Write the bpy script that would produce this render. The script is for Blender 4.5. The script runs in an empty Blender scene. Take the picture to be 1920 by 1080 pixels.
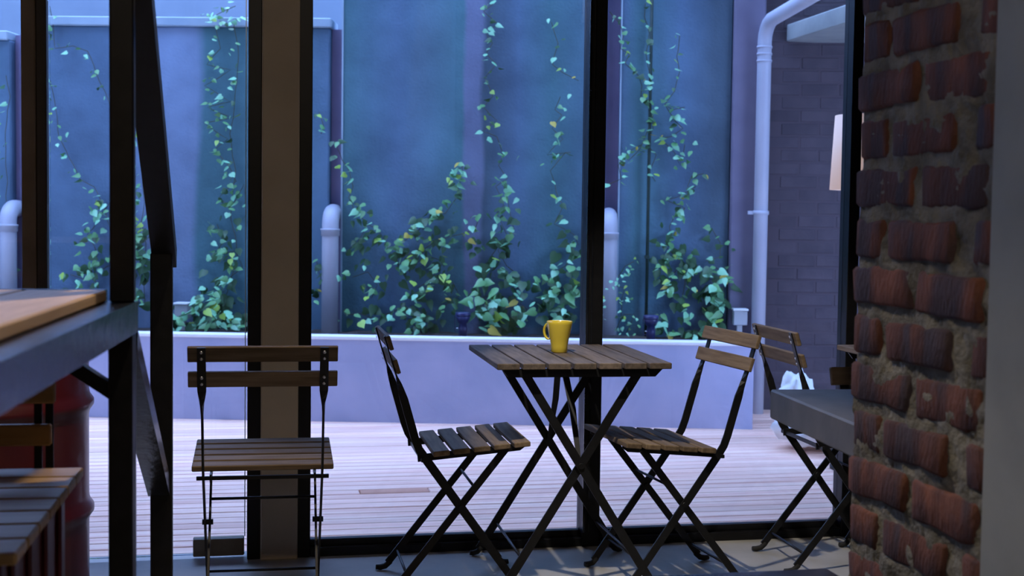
import bpy, bmesh, math, random
from mathutils import Vector, Matrix, noise

R = math.radians
scene = bpy.context.scene
COL = scene.collection
rng = random.Random(7)

# ------------------------------------------------------------------ camera
PITCH, ROLL, YAW = R(2.93), R(0.76), R(11.9)
cam_data = bpy.data.cameras.new('camera')
cam_data.lens = 2500 / 1920 * 36
cam_data.sensor_width = 36
cam_data.clip_start = 0.05
cam_data.dof.use_dof = True
cam_data.dof.focus_distance = 3.95
cam_data.dof.aperture_fstop = 5.6
cam = bpy.data.objects.new('camera', cam_data)
COL.objects.link(cam)
cam.matrix_world = (Matrix.Translation((0, 0, 1.12)) @ Matrix.Rotation(-YAW, 4, 'Z')
                    @ Matrix.Rotation(R(90) - PITCH, 4, 'X') @ Matrix.Rotation(ROLL, 4, 'Z'))
scene.camera = cam

# ------------------------------------------------------------------ sky and exposure
world = bpy.data.worlds.new('dusk_sky')
scene.world = world
world.use_nodes = True
bg = world.node_tree.nodes['Background']
bg.inputs[0].default_value = (0.32, 0.49, 1.0, 1)
bg.inputs[1].default_value = 10.3
scene.view_settings.view_transform = 'Standard'
scene.view_settings.look = 'None'
scene.view_settings.gamma = 1
scene.view_settings.use_curve_mapping = False
scene.view_settings.exposure = 0.0
SPOT_POWER = 200.0          # ceiling spotlights, lit further down in their fixtures
SPOT_BAR_POWER = 80.0
SPOT_FILL_POWER = 34.0  # added fill for the dim interior

# ------------------------------------------------------------------ helpers
class MB:
    """collects boxes, bars, tubes, lathes into one mesh"""
    def __init__(self):
        self.v = []; self.f = []; self.smooth = []
    def add(self, verts, faces, smooth=False):
        b = len(self.v)
        self.v += [tuple(p) for p in verts]
        self.f += [tuple(b + i for i in fc) for fc in faces]
        self.smooth += [smooth] * len(faces)
        return self
    def box(self, x0, x1, y0, y1, z0, z1):
        v = [(x, y, z) for z in (z0, z1) for y in (y0, y1) for x in (x0, x1)]
        return self.add(v, [(0, 2, 3, 1), (4, 5, 7, 6), (0, 1, 5, 4), (2, 6, 7, 3), (0, 4, 6, 2), (1, 3, 7, 5)])
    def cbox(self, x0, x1, y0, y1, z0, z1, c=0.003):
        """box with chamfered edges"""
        bm = bmesh.new()
        vs = [bm.verts.new((x, y, z)) for z in (z0, z1) for y in (y0, y1) for x in (x0, x1)]
        for fc in [(0, 2, 3, 1), (4, 5, 7, 6), (0, 1, 5, 4), (2, 6, 7, 3), (0, 4, 6, 2), (1, 3, 7, 5)]:
            bm.faces.new([vs[i] for i in fc])
        bmesh.ops.bevel(bm, geom=bm.edges[:], offset=c, segments=1, affect='EDGES')
        bm.verts.index_update()
        self.add([v.co[:] for v in bm.verts], [[v.index for v in fc.verts] for fc in bm.faces])
        bm.free()
        return self
    def strip(self, st, smooth=False):
        """st: list of (pos, width_axis, width, thickness); rectangular section swept along"""
        ring = []
        n = len(st)
        for i, (p, ax, w, t) in enumerate(st):
            p = Vector(p); ax = Vector(ax).normalized()
            a = Vector(st[max(i - 1, 0)][0]); b = Vector(st[min(i + 1, n - 1)][0])
            tan = (b - a).normalized()
            ax = (ax - tan * ax.dot(tan)).normalized()
            nn = tan.cross(ax)
            ring += [p + ax * w / 2 + nn * t / 2, p - ax * w / 2 + nn * t / 2, p - ax * w / 2 - nn * t / 2, p + ax * w / 2 - nn * t / 2]
        f = [(3, 2, 1, 0), tuple(4 * (n - 1) + k for k in range(4))]
        for i in range(n - 1):
            for k in range(4):
                f.append((4 * i + k, 4 * i + (k + 1) % 4, 4 * i + 4 + (k + 1) % 4, 4 * i + 4 + k))
        return self.add(ring, f, smooth)
    def bar(self, a, b, ax, w, t):
        return self.strip([(a, ax, w, t), (b, ax, w, t)])
    def tube(self, pts, r, n=10, caps=True):
        pts = [Vector(p) for p in pts]
        rs = r if isinstance(r, (list, tuple)) else [r] * len(pts)
        m = len(pts); ring = []; ref = None
        for i, p in enumerate(pts):
            tan = (pts[min(i + 1, m - 1)] - pts[max(i - 1, 0)]).normalized()
            if ref is None:
                ref = Vector((0, 0, 1)) if abs(tan.z) < 0.9 else Vector((1, 0, 0))
            u = (ref - tan * ref.dot(tan)).normalized(); ref = u
            w = tan.cross(u)
            for k in range(n):
                a = 2 * math.pi * k / n
                ring.append(p + (u * math.cos(a) + w * math.sin(a)) * rs[i])
        f = []
        for i in range(m - 1):
            for k in range(n):
                f.append((i * n + k, i * n + (k + 1) % n, (i + 1) * n + (k + 1) % n, (i + 1) * n + k))
        self.add(ring, f, True)
        if caps:
            b = len(self.v) - m * n
            self.f += [tuple(b + k for k in reversed(range(n))), tuple(b + (m - 1) * n + k for k in range(n))]
            self.smooth += [False, False]
        return self
    def lathe(self, prof, c=(0, 0, 0), n=32):
        """prof: list of (radius, z)"""
        m = len(prof); ring = []
        for r_, z in prof:
            for k in range(n):
                a = 2 * math.pi * k / n
                ring.append((c[0] + r_ * math.cos(a), c[1] + r_ * math.sin(a), c[2] + z))
        f = []
        for i in range(m - 1):
            for k in range(n):
                f.append((i * n + k, i * n + (k + 1) % n, (i + 1) * n + (k + 1) % n, (i + 1) * n + k))
        self.add(ring, f, True)
        b = len(self.v) - m * n
        if prof[0][0] > 1e-4:
            self.f.append(tuple(b + k for k in reversed(range(n)))); self.smooth.append(False)
        if prof[-1][0] > 1e-4:
            self.f.append(tuple(b + (m - 1) * n + k for k in range(n))); self.smooth.append(False)
        return self
    def mesh(self, name, m):
        me = bpy.data.meshes.new(name)
        me.from_pydata(self.v, [], self.f)
        me.polygons.foreach_set('use_smooth', self.smooth)
        me.update()
        bm = bmesh.new(); bm.from_mesh(me); bmesh.ops.recalc_face_normals(bm, faces=bm.faces[:]); bm.to_mesh(me); bm.free()
        if m: me.materials.append(m)
        return me
    def build(self, name, m, parent=None, **kw):
        return link(name, self.mesh(name, m), parent, **kw)

def link(name, me, parent=None, loc=None, rot=None, **kw):
    o = bpy.data.objects.new(name, me)
    COL.objects.link(o)
    if parent is not None: o.parent = parent
    if loc is not None: o.location = loc
    if rot is not None: o.rotation_euler = rot
    tag(o, **kw)
    return o

def tag(o, label=None, cat=None, group=None, kind=None):
    if label: o['label'] = label
    if cat: o['category'] = cat
    if group: o['group'] = group
    if kind: o['kind'] = kind
    return o

def empty(name, loc=(0, 0, 0), rz=0, **kw):
    o = bpy.data.objects.new(name, None)
    COL.objects.link(o)
    o.location = loc; o.rotation_euler = (0, 0, rz); o.empty_display_size = 0.1
    return tag(o, **kw)

def copy_tree(o, parent=None):
    c = o.copy(); COL.objects.link(c); c.parent = parent
    for ch in list(o.children): copy_tree(ch, c)
    return c

# ------------------------------------------------------------------ materials
def mat(name, c1, c2=None, scale=8.0, rough=0.6, stretch=(1, 1, 1), bump=0.0, bump_scale=None, metallic=0.0, spec=0.5, detail=5.0, rand=0.0, coat=0.0, ramp=(0.35, 0.65)):
    """Principled with a two-colour noise, optional bump and per-object brightness variation"""
    m = bpy.data.materials.new(name); m.use_nodes = True
    nt = m.node_tree; N = nt.nodes; L = nt.links
    p = N['Principled BSDF']
    p.inputs['Roughness'].default_value = rough
    p.inputs['Metallic'].default_value = metallic
    p.inputs['Specular IOR Level'].default_value = spec
    p.inputs['Coat Weight'].default_value = coat
    c2 = c2 or c1
    tc = N.new('ShaderNodeTexCoord'); mp = N.new('ShaderNodeMapping')
    mp.inputs['Scale'].default_value = stretch
    L.new(tc.outputs['Object'], mp.inputs['Vector'])
    oi = N.new('ShaderNodeObjectInfo')
    off = N.new('ShaderNodeVectorMath'); off.operation = 'MULTIPLY_ADD'
    off.inputs[1].default_value = (37, 17, 29)
    L.new(oi.outputs['Random'], off.inputs[0]); L.new(mp.outputs[0], off.inputs[2])
    nz = N.new('ShaderNodeTexNoise'); nz.inputs['Scale'].default_value = scale; nz.inputs['Detail'].default_value = detail
    L.new(off.outputs[0], nz.inputs['Vector'])
    cr = N.new('ShaderNodeValToRGB')
    cr.color_ramp.elements[0].position = ramp[0]; cr.color_ramp.elements[0].color = (*c1, 1)
    cr.color_ramp.elements[1].position = ramp[1]; cr.color_ramp.elements[1].color = (*c2, 1)
    L.new(nz.outputs['Fac'], cr.inputs[0])
    col = cr.outputs[0]
    if rand:
        hs = N.new('ShaderNodeHueSaturation')
        mr = N.new('ShaderNodeMapRange'); mr.inputs[3].default_value = 1 - rand; mr.inputs[4].default_value = 1 + rand
        L.new(oi.outputs['Random'], mr.inputs[0]); L.new(mr.outputs[0], hs.inputs['Value'])
        L.new(col, hs.inputs['Color']); col = hs.outputs[0]
    L.new(col, p.inputs['Base Color'])
    if bump:
        nb = N.new('ShaderNodeTexNoise'); nb.inputs['Scale'].default_value = bump_scale or scale * 4; nb.inputs['Detail'].default_value = 6
        L.new(off.outputs[0], nb.inputs['Vector'])
        b = N.new('ShaderNodeBump'); b.inputs['Strength'].default_value = bump; b.inputs['Distance'].default_value = 0.01
        L.new(nb.outputs['Fac'], b.inputs['Height']); L.new(b.outputs[0], p.inputs['Normal'])
    return m

def ramp_stops(cr, stops, interp='LINEAR'):
    e = cr.color_ramp.elements; cr.color_ramp.interpolation = interp
    while len(e) > 1: e.remove(e[-1])
    e[0].position = stops[0][0]; e[0].color = (*stops[0][1], 1)
    for pos, c in stops[1:]:
        n = e.new(pos); n.color = (*c, 1)

M = {}
M['black_steel'] = mat('black_steel', (0.006, 0.006, 0.007), (0.010, 0.010, 0.011), 30, 0.45, spec=0.3)
M['gloss_steel'] = mat('gloss_black_steel', (0.006, 0.007, 0.010), (0.012, 0.013, 0.017), 14, 0.22, spec=0.4, bump=0.15, bump_scale=30)
M['frame'] = mat('window_frame_steel', (0.004, 0.004, 0.005), (0.007, 0.007, 0.008), 20, 0.4, spec=0.3)
M['lit_brown'] = mat('lit_brown_steel', (0.17, 0.115, 0.065), (0.21, 0.145, 0.085), 10, 0.5)  # light put into the colour: tone of the post's lit face
M['shaded_brown'] = mat('shaded_brown_steel', (0.06, 0.045, 0.03), (0.075, 0.055, 0.036), 10, 0.5)  # shade put into the colour: tone of the same post's dark face
M['chair_wood'] = mat('acacia_slat', (0.115, 0.080, 0.050), (0.19, 0.135, 0.085), 5, 0.65, stretch=(1.2, 14, 14), rand=0.22, bump=0.1, spec=0.15)
M['table_wood'] = mat('acacia_table_slat', (0.085, 0.066, 0.052), (0.155, 0.12, 0.094), 5, 0.65, stretch=(14, 1.2, 14), rand=0.28, bump=0.1, spec=0.15)
M['bar_wood'] = mat('pale_bar_wood', (0.60, 0.38, 0.18), (0.72, 0.48, 0.25), 4, 0.45, stretch=(12, 1, 12), rand=0.08, spec=0.15)
M['stool_wood'] = mat('honey_slat_wood', (0.36, 0.22, 0.10), (0.46, 0.30, 0.15), 4, 0.5, stretch=(1, 12, 12), rand=0.1, spec=0.15)
M['screw'] = mat('steel_screw', (0.6, 0.6, 0.62), rough=0.3, metallic=1.0)
M['rubber'] = mat('black_rubber', (0.012, 0.012, 0.012), rough=0.8)
M['red'] = mat('red_drum_paint', (0.065, 0.004, 0.008), (0.09, 0.006, 0.010), 6, 0.42, bump=0.05, coat=0.2)
M['mug'] = mat('yellow_glaze', (0.60, 0.47, 0.05), (0.66, 0.52, 0.06), 5, 0.18, coat=0.5)
M['floor'] = mat('interior_concrete', (0.31, 0.30, 0.27), (0.43, 0.41, 0.38), 3.5, 0.42, bump=0.08, bump_scale=40)
M['ceiling'] = mat('ceiling_paint', (0.16, 0.15, 0.14), rough=0.9)
M['plaster'] = mat('grey_plaster', (0.28, 0.31, 0.30), (0.35, 0.38, 0.36), 6, 0.7, bump=0.1)
M['dark_facade'] = mat('dark_grey_facade', (0.10, 0.105, 0.11), (0.13, 0.135, 0.14), 4, 0.8)
M['dark_wall'] = mat('dark_room_wall', (0.13, 0.12, 0.11), (0.16, 0.15, 0.14), 4, 0.85)
M['column'] = mat('beige_column_plaster', (0.52, 0.425, 0.29), (0.60, 0.49, 0.34), 5, 0.8, bump=0.1)
M['mortar'] = mat('lime_mortar', (0.13, 0.125, 0.10), (0.27, 0.26, 0.215), 16, 0.95, bump=0.7, bump_scale=90)
M['slab'] = mat('grey_slab', (0.13, 0.13, 0.125), (0.19, 0.185, 0.175), 8, 0.55, bump=0.08)
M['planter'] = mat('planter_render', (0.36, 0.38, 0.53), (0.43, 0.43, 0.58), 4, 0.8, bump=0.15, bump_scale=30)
M['planter_cap'] = mat('planter_cap_paint', (0.80, 0.80, 0.80), (0.86, 0.86, 0.86), 6, 0.6)
M['soil'] = mat('planter_soil', (0.03, 0.025, 0.02), (0.07, 0.055, 0.045), 25, 0.95, bump=0.6)
M['pvc'] = mat('grey_white_pvc', (0.43, 0.44, 0.51), (0.49, 0.50, 0.56), 3, 0.45)
M['bag'] = mat('white_plastic_bag', (0.75, 0.77, 0.76), (0.85, 0.86, 0.85), 4, 0.4, bump=0.2)
M['blue_lamp'] = mat('dark_blue_metal', (0.02, 0.025, 0.09), (0.03, 0.035, 0.12), 8, 0.35)
M['box'] = mat('grey_utility_box', (0.42, 0.42, 0.43), rough=0.5)
M['brass'] = mat('worn_brass_plate', (0.26, 0.205, 0.12), (0.34, 0.275, 0.17), 12, 0.5)
M['stem'] = mat('vine_stem', (0.045, 0.06, 0.02), (0.09, 0.08, 0.04), 20, 0.7)
M['green_wire'] = mat('dark_green_pole', (0.015, 0.04, 0.03), rough=0.6)
M['back_building'] = mat('pale_far_wall', (0.27, 0.33, 0.40), (0.33, 0.39, 0.46), 2, 0.9)
M['garden_brick'] = mat('painted_garden_brick', (0.060, 0.046, 0.056), (0.082, 0.062, 0.072), 8, 0.85, rand=0.10, bump=0.3)
M['garden_mortar'] = mat('painted_garden_mortar', (0.078, 0.058, 0.068), rough=0.9)
M['pilaster'] = mat('lavender_pilaster_paint', (0.155, 0.14, 0.20), (0.195, 0.175, 0.24), 4, 0.85)
M['joint'] = mat('mauve_joint', (0.22, 0.19, 0.31), (0.27, 0.23, 0.36), 5, 0.85)
M['coping'] = mat('teal_grey_coping', (0.30, 0.40, 0.48), (0.38, 0.48, 0.55), 5, 0.8)
M['wood_stain'] = mat('brown_deck_board', (0.50, 0.22, 0.13), (0.58, 0.28, 0.17), 5, 0.6, stretch=(1, 10, 10))
M['deck_base'] = mat('deck_joist_dark', (0.05, 0.035, 0.03), rough=0.9)
M['deck'] = mat('red_hardwood_deck', (0.84, 0.49, 0.37), (0.95, 0.66, 0.51), 3.5, 0.6, spec=0.2, stretch=(0.5, 8, 8), rand=0.10, bump=0.1)
LEAF = [mat('leaf_green', (0.10, 0.28, 0.10), (0.16, 0.38, 0.14), 30, 0.45),
        mat('leaf_pale', (0.19, 0.50, 0.27), (0.28, 0.60, 0.34), 30, 0.4),
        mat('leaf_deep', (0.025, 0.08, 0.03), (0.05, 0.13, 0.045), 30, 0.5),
        mat('leaf_lime', (0.26, 0.46, 0.06), (0.36, 0.52, 0.08), 30, 0.5),
        mat('leaf_yellow', (0.42, 0.36, 0.05), (0.50, 0.38, 0.06), 30, 0.6)]

def brick_material():
    m = mat('old_red_brick', (0.075, 0.030, 0.024), (0.19, 0.070, 0.040), 9, 0.85, stretch=(1, 2.2, 0.8), bump=0.5, bump_scale=60, rand=0.25)
    nt = m.node_tree; N = nt.nodes; L = nt.links
    p = N['Principled BSDF']; src = p.inputs['Base Color'].links[0].from_socket
    tc = N.new('ShaderNodeTexCoord'); nz = N.new('ShaderNodeTexNoise'); nz.inputs['Scale'].default_value = 5.5; nz.inputs['Detail'].default_value = 2
    ge = N.new('ShaderNodeNewGeometry'); mp = N.new('ShaderNodeMapping'); mp.inputs['Scale'].default_value = (1, 2.6, 0.6)
    L.new(ge.outputs['Position'], mp.inputs[0]); L.new(mp.outputs[0], nz.inputs['Vector'])
    cr = N.new('ShaderNodeValToRGB'); cr.color_ramp.elements[0].position = 0.5; cr.color_ramp.elements[1].position = 0.62
    cr.color_ramp.elements[0].color = (0, 0, 0, 1); cr.color_ramp.elements[1].color = (0.8, 0.8, 0.8, 1)
    L.new(nz.outputs['Fac'], cr.inputs[0])
    mx = N.new('ShaderNodeMix'); mx.data_type = 'RGBA'
    L.new(cr.outputs[0], mx.inputs[0]); L.new(src, mx.inputs[6]); mx.inputs[7].default_value = (0.055, 0.045, 0.06, 1)
    L.new(mx.outputs[2], p.inputs['Base Color'])
    return m
M['brick'] = brick_material()

def panel_material(name, x0, x1, stops):
    """weathered render: paint bands across the panel (ragged edges), mottling and fine stipple"""
    m = bpy.data.materials.new(name); m.use_nodes = True
    nt = m.node_tree; N = nt.nodes; L = nt.links
    p = N['Principled BSDF']; p.inputs['Roughness'].default_value = 0.85; p.inputs['Specular IOR Level'].default_value = 0.25
    tc = N.new('ShaderNodeTexCoord'); sx = N.new('ShaderNodeSeparateXYZ'); L.new(tc.outputs['Object'], sx.inputs[0])
    nz = N.new('ShaderNodeTexNoise'); nz.inputs['Scale'].default_value = 2.2; nz.inputs['Detail'].default_value = 6
    mp = N.new('ShaderNodeMapping'); mp.inputs['Scale'].default_value = (1.6, 1, 0.5)
    L.new(tc.outputs['Object'], mp.inputs[0]); L.new(mp.outputs[0], nz.inputs['Vector'])
    ad = N.new('ShaderNodeMath'); ad.operation = 'MULTIPLY_ADD'; ad.inputs[1].default_value = 0.16
    L.new(nz.outputs['Fac'], ad.inputs[0]); L.new(sx.outputs['X'], ad.inputs[2])
    mr = N.new('ShaderNodeMapRange'); mr.inputs[1].default_value = x0 + 0.08; mr.inputs[2].default_value = x1 + 0.08
    L.new(ad.outputs[0], mr.inputs[0])
    cr = N.new('ShaderNodeValToRGB'); ramp_stops(cr, [((s - x0) / (x1 - x0), c) for s, c in stops])
    L.new(mr.outputs[0], cr.inputs[0])
    n2 = N.new('ShaderNodeTexNoise'); n2.inputs['Scale'].default_value = 3.2; n2.inputs['Detail'].default_value = 8
    L.new(tc.outputs['Object'], n2.inputs['Vector'])
    m2 = N.new('ShaderNodeMapRange'); m2.inputs[1].default_value = 0.3; m2.inputs[2].default_value = 0.7; m2.inputs[3].default_value = 0.78; m2.inputs[4].default_value = 1.2
    L.new(n2.outputs['Fac'], m2.inputs[0])
    hs = N.new('ShaderNodeHueSaturation'); L.new(cr.outputs[0], hs.inputs['Color']); L.new(m2.outputs[0], hs.inputs['Value'])
    L.new(hs.outputs[0], p.inputs['Base Color'])
    nb = N.new('ShaderNodeTexNoise'); nb.inputs['Scale'].default_value = 60; nb.inputs['Detail'].default_value = 4
    L.new(tc.outputs['Object'], nb.inputs['Vector'])
    b = N.new('ShaderNodeBump'); b.inputs['Strength'].default_value = 0.35; b.inputs['Distance'].default_value = 0.01
    L.new(nb.outputs['Fac'], b.inputs['Height']); L.new(b.outputs[0], p.inputs['Normal'])
    return m

def glass_material():
    m = bpy.data.materials.new('window_glass'); m.use_nodes = True
    nt = m.node_tree; N = nt.nodes; L = nt.links; N.remove(N['Principled BSDF'])
    t = N.new('ShaderNodeBsdfTransparent'); t.inputs[0].default_value = (0.955, 0.97, 0.975, 1)
    g = N.new('ShaderNodeBsdfGlossy'); g.inputs['Roughness'].default_value = 0.0
    fr = N.new('ShaderNodeFresnel'); fr.inputs[0].default_value = 1.35
    mx = N.new('ShaderNodeMixShader'); L.new(fr.outputs[0], mx.inputs[0]); L.new(t.outputs[0], mx.inputs[1]); L.new(g.outputs[0], mx.inputs[2])
    L.new(mx.outputs[0], N['Material Output'].inputs[0])
    return m
M['glass'] = glass_material()
M['glass_edge'] = mat('glass_edge', (0.55, 0.72, 0.72), rough=0.2)

def shade_material():
    m = bpy.data.materials.new('lit_lampshade'); m.use_nodes = True
    nt = m.node_tree; p = nt.nodes['Principled BSDF']
    p.inputs['Base Color'].default_value = (0.7, 0.6, 0.5, 1)
    p.inputs['Emission Color'].default_value = (1.0, 0.62, 0.42, 1)
    p.inputs['Emission Strength'].default_value = 0.32
    return m
M['shade'] = shade_material()
def bulb_material():
    m = bpy.data.materials.new('bulb_glow'); m.use_nodes = True
    p = m.node_tree.nodes['Principled BSDF']
    p.inputs['Emission Color'].default_value = (1.0, 0.8, 0.55, 1); p.inputs['Emission Strength'].default_value = 6
    return m
M['bulb'] = bulb_material()

# ================================================================== the room shell
GY = 4.42                                    # glass line
MB().box(-3.2, 3.4, -2.2, 4.50, -0.10, 0.0).build('floor', M['floor'], label='pale concrete floor of the dim cafe room', cat='floor', kind='structure')
MB().box(-3.2, 3.4, -2.2, 4.62, 2.72, 2.95).build('ceiling', M['ceiling'], label='dark ceiling slab above the cafe room', cat='ceiling', kind='structure')
MB().box(-3.2, 3.4, 4.36, 4.62, 2.42, 2.72).build('wall_header', M['dark_wall'], label='dark lintel wall above the glazing', cat='wall', kind='structure')
MB().box(-6.0, 6.0, 4.45, 4.62, 2.95, 8.0).build('wall_facade', M['dark_facade'], label='upper storeys of the building above the glazing', cat='wall', kind='structure')
MB().box(-6.0, 6.0, 4.62, 6.05, 2.80, 2.95).build('shading_eave', M['dark_facade'], label='unseen slab added over the edge of the deck to shade it', cat='eave', kind='structure')  # added out of view, keeps sky light off the near deck
MB().box(-5.2, -5.0, 4.62, 11.0, -0.1, 6.0).build('light_block_left', M['dark_facade'], label='unseen side wall added beyond the bar table to block side light', cat='wall', kind='structure')  # unseen, added to cut sky light from the left
MB().box(5.3, 5.5, 4.62, 11.0, -0.1, 6.0).build('light_block_right', M['dark_facade'], label='unseen side wall added beyond the brick wall to block side light', cat='wall', kind='structure')  # unseen, added to cut sky light from the right
MB().box(-3.4, -3.2, -2.2, 4.62, -0.10, 2.95).build('wall_left', M['dark_wall'], label='dark side wall beyond the bar table', cat='wall', kind='structure')
MB().box(-3.4, 3.6, -2.4, -2.2, -0.10, 2.95).build('wall_rear', M['dark_wall'], label='dark rear wall of the cafe room', cat='wall', kind='structure')
MB().box(3.4, 3.6, -2.2, 4.62, -0.10, 2.95).build('wall_far_right', M['dark_wall'], label='dark side wall hidden beyond the brick pier', cat='wall', kind='structure')
MB().box(1.135, 1.42, -2.2, 1.845, 0.0, 2.72).build('wall_plaster', M['plaster'], label='smooth grey plastered wall beside the rough brickwork', cat='wall', kind='structure')

# ---- glazing: door, windows, column
col = MB().cbox(0.094, 0.214, 4.365, 4.56, 0, 2.42, 0.004).build('column', M['column'], label='beige plastered column between two black window posts', cat='column', kind='structure')
def window(name, label, x0, x1, post_l, post_r, rail=True):
    w = empty(name, (0, 0, 0), label=label, cat='window', kind='structure')
    for a, b in (post_l, post_r):
        if b: MB().cbox(a, b, 4.385, 4.46, 0, 2.42, 0.002).build('post', M['frame'], w)
    if rail:
        MB().cbox(x0, x1, 4.39, 4.47, 0.0, 0.030, 0.002).cbox(x0, x1, 4.415, 4.45, 0.030, 0.052, 0.002).build('bottom_track', M['frame'], w)
    MB().box(x0, x1, 4.39, 4.47, 2.36, 2.42).build('top_rail', M['frame'], w)
    MB().box(x0, x1, GY + 0.006, GY + 0.012, 0.05, 2.37).build('pane', M['glass'], w)
    return w
window('window_1', 'large window pane between the beige column and the middle black post', 0.256, 1.181, (0.214, 0.256), (1.181, 1.243))
w2 = window('window_2', 'large window pane between the middle black post and the brick pier', 1.243, 2.142, (0, 0), (2.142, 2.182))
MB().box(1.181, 1.189, 4.378, 4.386, 0.05, 2.4).box(1.200, 1.204, 4.380, 4.386, 0.05, 2.4).build('glazing_bead', M['gloss_steel'], w2)
window('window_3', 'window pane hidden behind the brick pier', 2.182, 3.4, (0, 0), (0, 0))
window('window_4', 'window pane beyond the brown post behind the bar table', -3.2, -0.640, (0, 0), (0, 0))
d1 = empty('door_1', label='frameless glass door with a brass patch fitting at its foot', cat='door', kind='structure')
MB().box(-0.56, 0.045, GY + 0.004, GY + 0.014, 0.012, 2.36).build('pane', M['glass'], d1)
MB().box(0.0435, 0.0465, GY + 0.003, GY + 0.015, 0.07, 2.36).build('glass_edge', M['glass_edge'], d1)
MB().cbox(-0.120, 0.043, 4.398, 4.446, 0.012, 0.068, 0.003).build('patch_fitting', M['brass'], d1)
MB().cbox(0.052, 0.094, 4.385, 4.46, 0, 2.42, 0.002).build('post', M['frame'], d1)
MB().cbox(-0.640, -0.598, 4.385, 4.46, 0, 2.42, 0.003).build('post', M['lit_brown'], d1)
MB().cbox(-0.598, -0.566, 4.395, 4.45, 0, 1.79, 0.003).build('shaded_side', M['shaded_brown'], d1)  # darker piece standing in for the shaded face of the post
MB().box(-0.64, 0.094, 4.39, 4.46, 2.37, 2.42).build('top_rail', M['frame'], d1)

# ---- rough brick pier
BX, BY0, BY1 = 1.15, 1.845, 2.332
wr = empty('wall_right', label='rough red brick pier with thick crumbling mortar', cat='wall', kind='structure')
def mortar():
    b = MB(); ny, nz_ = 72, 330
    y0, y1, z0, z1 = BY0 - 0.004, BY1 - 0.012, 0, 2.72
    for j in range(nz_ + 1):
        for i in range(ny + 1):
            y = y0 + (y1 - y0) * i / ny; z = z0 + (z1 - z0) * j / nz_
            dx = noise.fractal(Vector((y * 20, z * 26, 1.3)), 0.8, 2.2, 4) * 0.0068 + abs(noise.noise(Vector((y * 70, z * 70, 4)))) * 0.003
            b.v.append((BX + 0.0065 - dx, y, z))
    for j in range(nz_):
        for i in range(ny):
            a = j * (ny + 1) + i
            b.f.append((a, a + ny + 1, a + ny + 2, a + 1)); b.smooth.append(True)
    b.box(BX + 0.012, 1.40, BY0, BY1 - 0.006, 0, 2.72)
    return b
mortar().build('mortar', M['mortar'], wr)
def brick_mesh(L_, seed, H=0.070, D=0.10):
    bm = bmesh.new()
    bmesh.ops.create_cube(bm, size=1)
    bmesh.ops.scale(bm, vec=(D, L_, H), verts=bm.verts)
    bmesh.ops.bevel(bm, geom=bm.edges[:], offset=0.006, segments=1, affect='EDGES')
    bmesh.ops.subdivide_edges(bm, edges=[e for e in bm.edges if abs((e.verts[0].co - e.verts[1].co).y) > 0.05], cuts=4, use_grid_fill=True)
    for v in bm.verts:
        q = v.co * 18 + Vector((seed * 3.1, seed * 1.7, seed))
        v.co += Vector((noise.noise(q) * 0.006, noise.noise(q + Vector((9, 0, 0))) * 0.005, noise.noise(q + Vector((0, 9, 0))) * 0.005))
    me = bpy.data.meshes.new('brick'); bm.to_mesh(me); bm.free()
    me.materials.append(M['brick'])
    for p in me.polygons: p.use_smooth = True
    return me
BR = {L_: [brick_mesh(L_, i + 7 * k) for i in range(3)] for k, L_ in enumerate((0.215, 0.205, 0.10, 0.062))}
COURSE = 0.0895
z = 1.485 - COURSE * 16
k = 0
while z < 2.66:
    zc = z + 0.0125 + COURSE / 2
    # courses alternate: two stretchers / closer, stretcher, half bat
    if k % 2 == 0:
        run = [(BY1 - 0.215 / 2 - 0.002, 0.215), (BY1 - 0.215 - 0.020 - 0.1025, 0.205)]
    else:
        run = [(BY1 - 0.062, 0.10), (BY1 - 0.112 - 0.022 - 0.1075, 0.215), (BY0 + 0.047, 0.062)]
    for yc, L_ in run:
        o = link('brick', rng.choice(BR[L_]), wr, loc=(BX + 0.0505 + rng.uniform(-0.004, 0.003), yc + rng.uniform(-0.004, 0.004), zc + rng.uniform(-0.003, 0.003)),
                 rot=(rng.uniform(-0.02, 0.02), 0, rng.uniform(-0.015, 0.015)))
    z += COURSE; k += 1

# ================================================================== the courtyard
B0 = Vector((-0.297, 7.528, 0)); DS = Vector((0.97063, -0.24058, 0)); DN = Vector((0.24058, 0.97063, 0))
GROT = math.atan2(DS.y, DS.x)
def G(s, off, z): return B0 + DS * s + DN * off + Vector((0, 0, z))
def garden(name, **kw): return empty(name, B0, GROT, **kw)      # local x along the wall, y into the wall

dk = empty('deck', label='reddish hardwood deck in front of the planter', cat='deck', kind='structure')
MB().box(-3.6, 5.2, 4.50, 9.0, -0.16, -0.04).build('joist_bed', M['deck_base'], dk)
PW, PG = 0.080, 0.007
plank_me = MB().cbox(-4.4, 4.4, -PW / 2, PW / 2, -0.03, 0.0, 0.003).mesh('plank', M['deck'])
y = 4.505 + PW / 2; i = 0
while y < 8.5:
    if i == 10:
        # this board carries a short brown replacement piece
        MB().cbox(-3.6, 0.515, -PW / 2, PW / 2, -0.03, 0.0, 0.003).build('plank', M['deck'], dk, loc=(0, y, 0))
        MB().cbox(0.518, 0.80, -PW / 2, PW / 2, -0.03, 0.001, 0.003).build('plank', M['wood_stain'], dk, loc=(0, y, 0))
        MB().cbox(0.803, 5.2, -PW / 2, PW / 2, -0.03, 0.0, 0.003).build('plank', M['deck'], dk, loc=(0, y, 0))
    else:
        link('plank', plank_me, dk, loc=(0.8 + rng.uniform(-0.02, 0.02), y, rng.uniform(-0.001, 0.001)))
    y += PW + PG; i += 1

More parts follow.
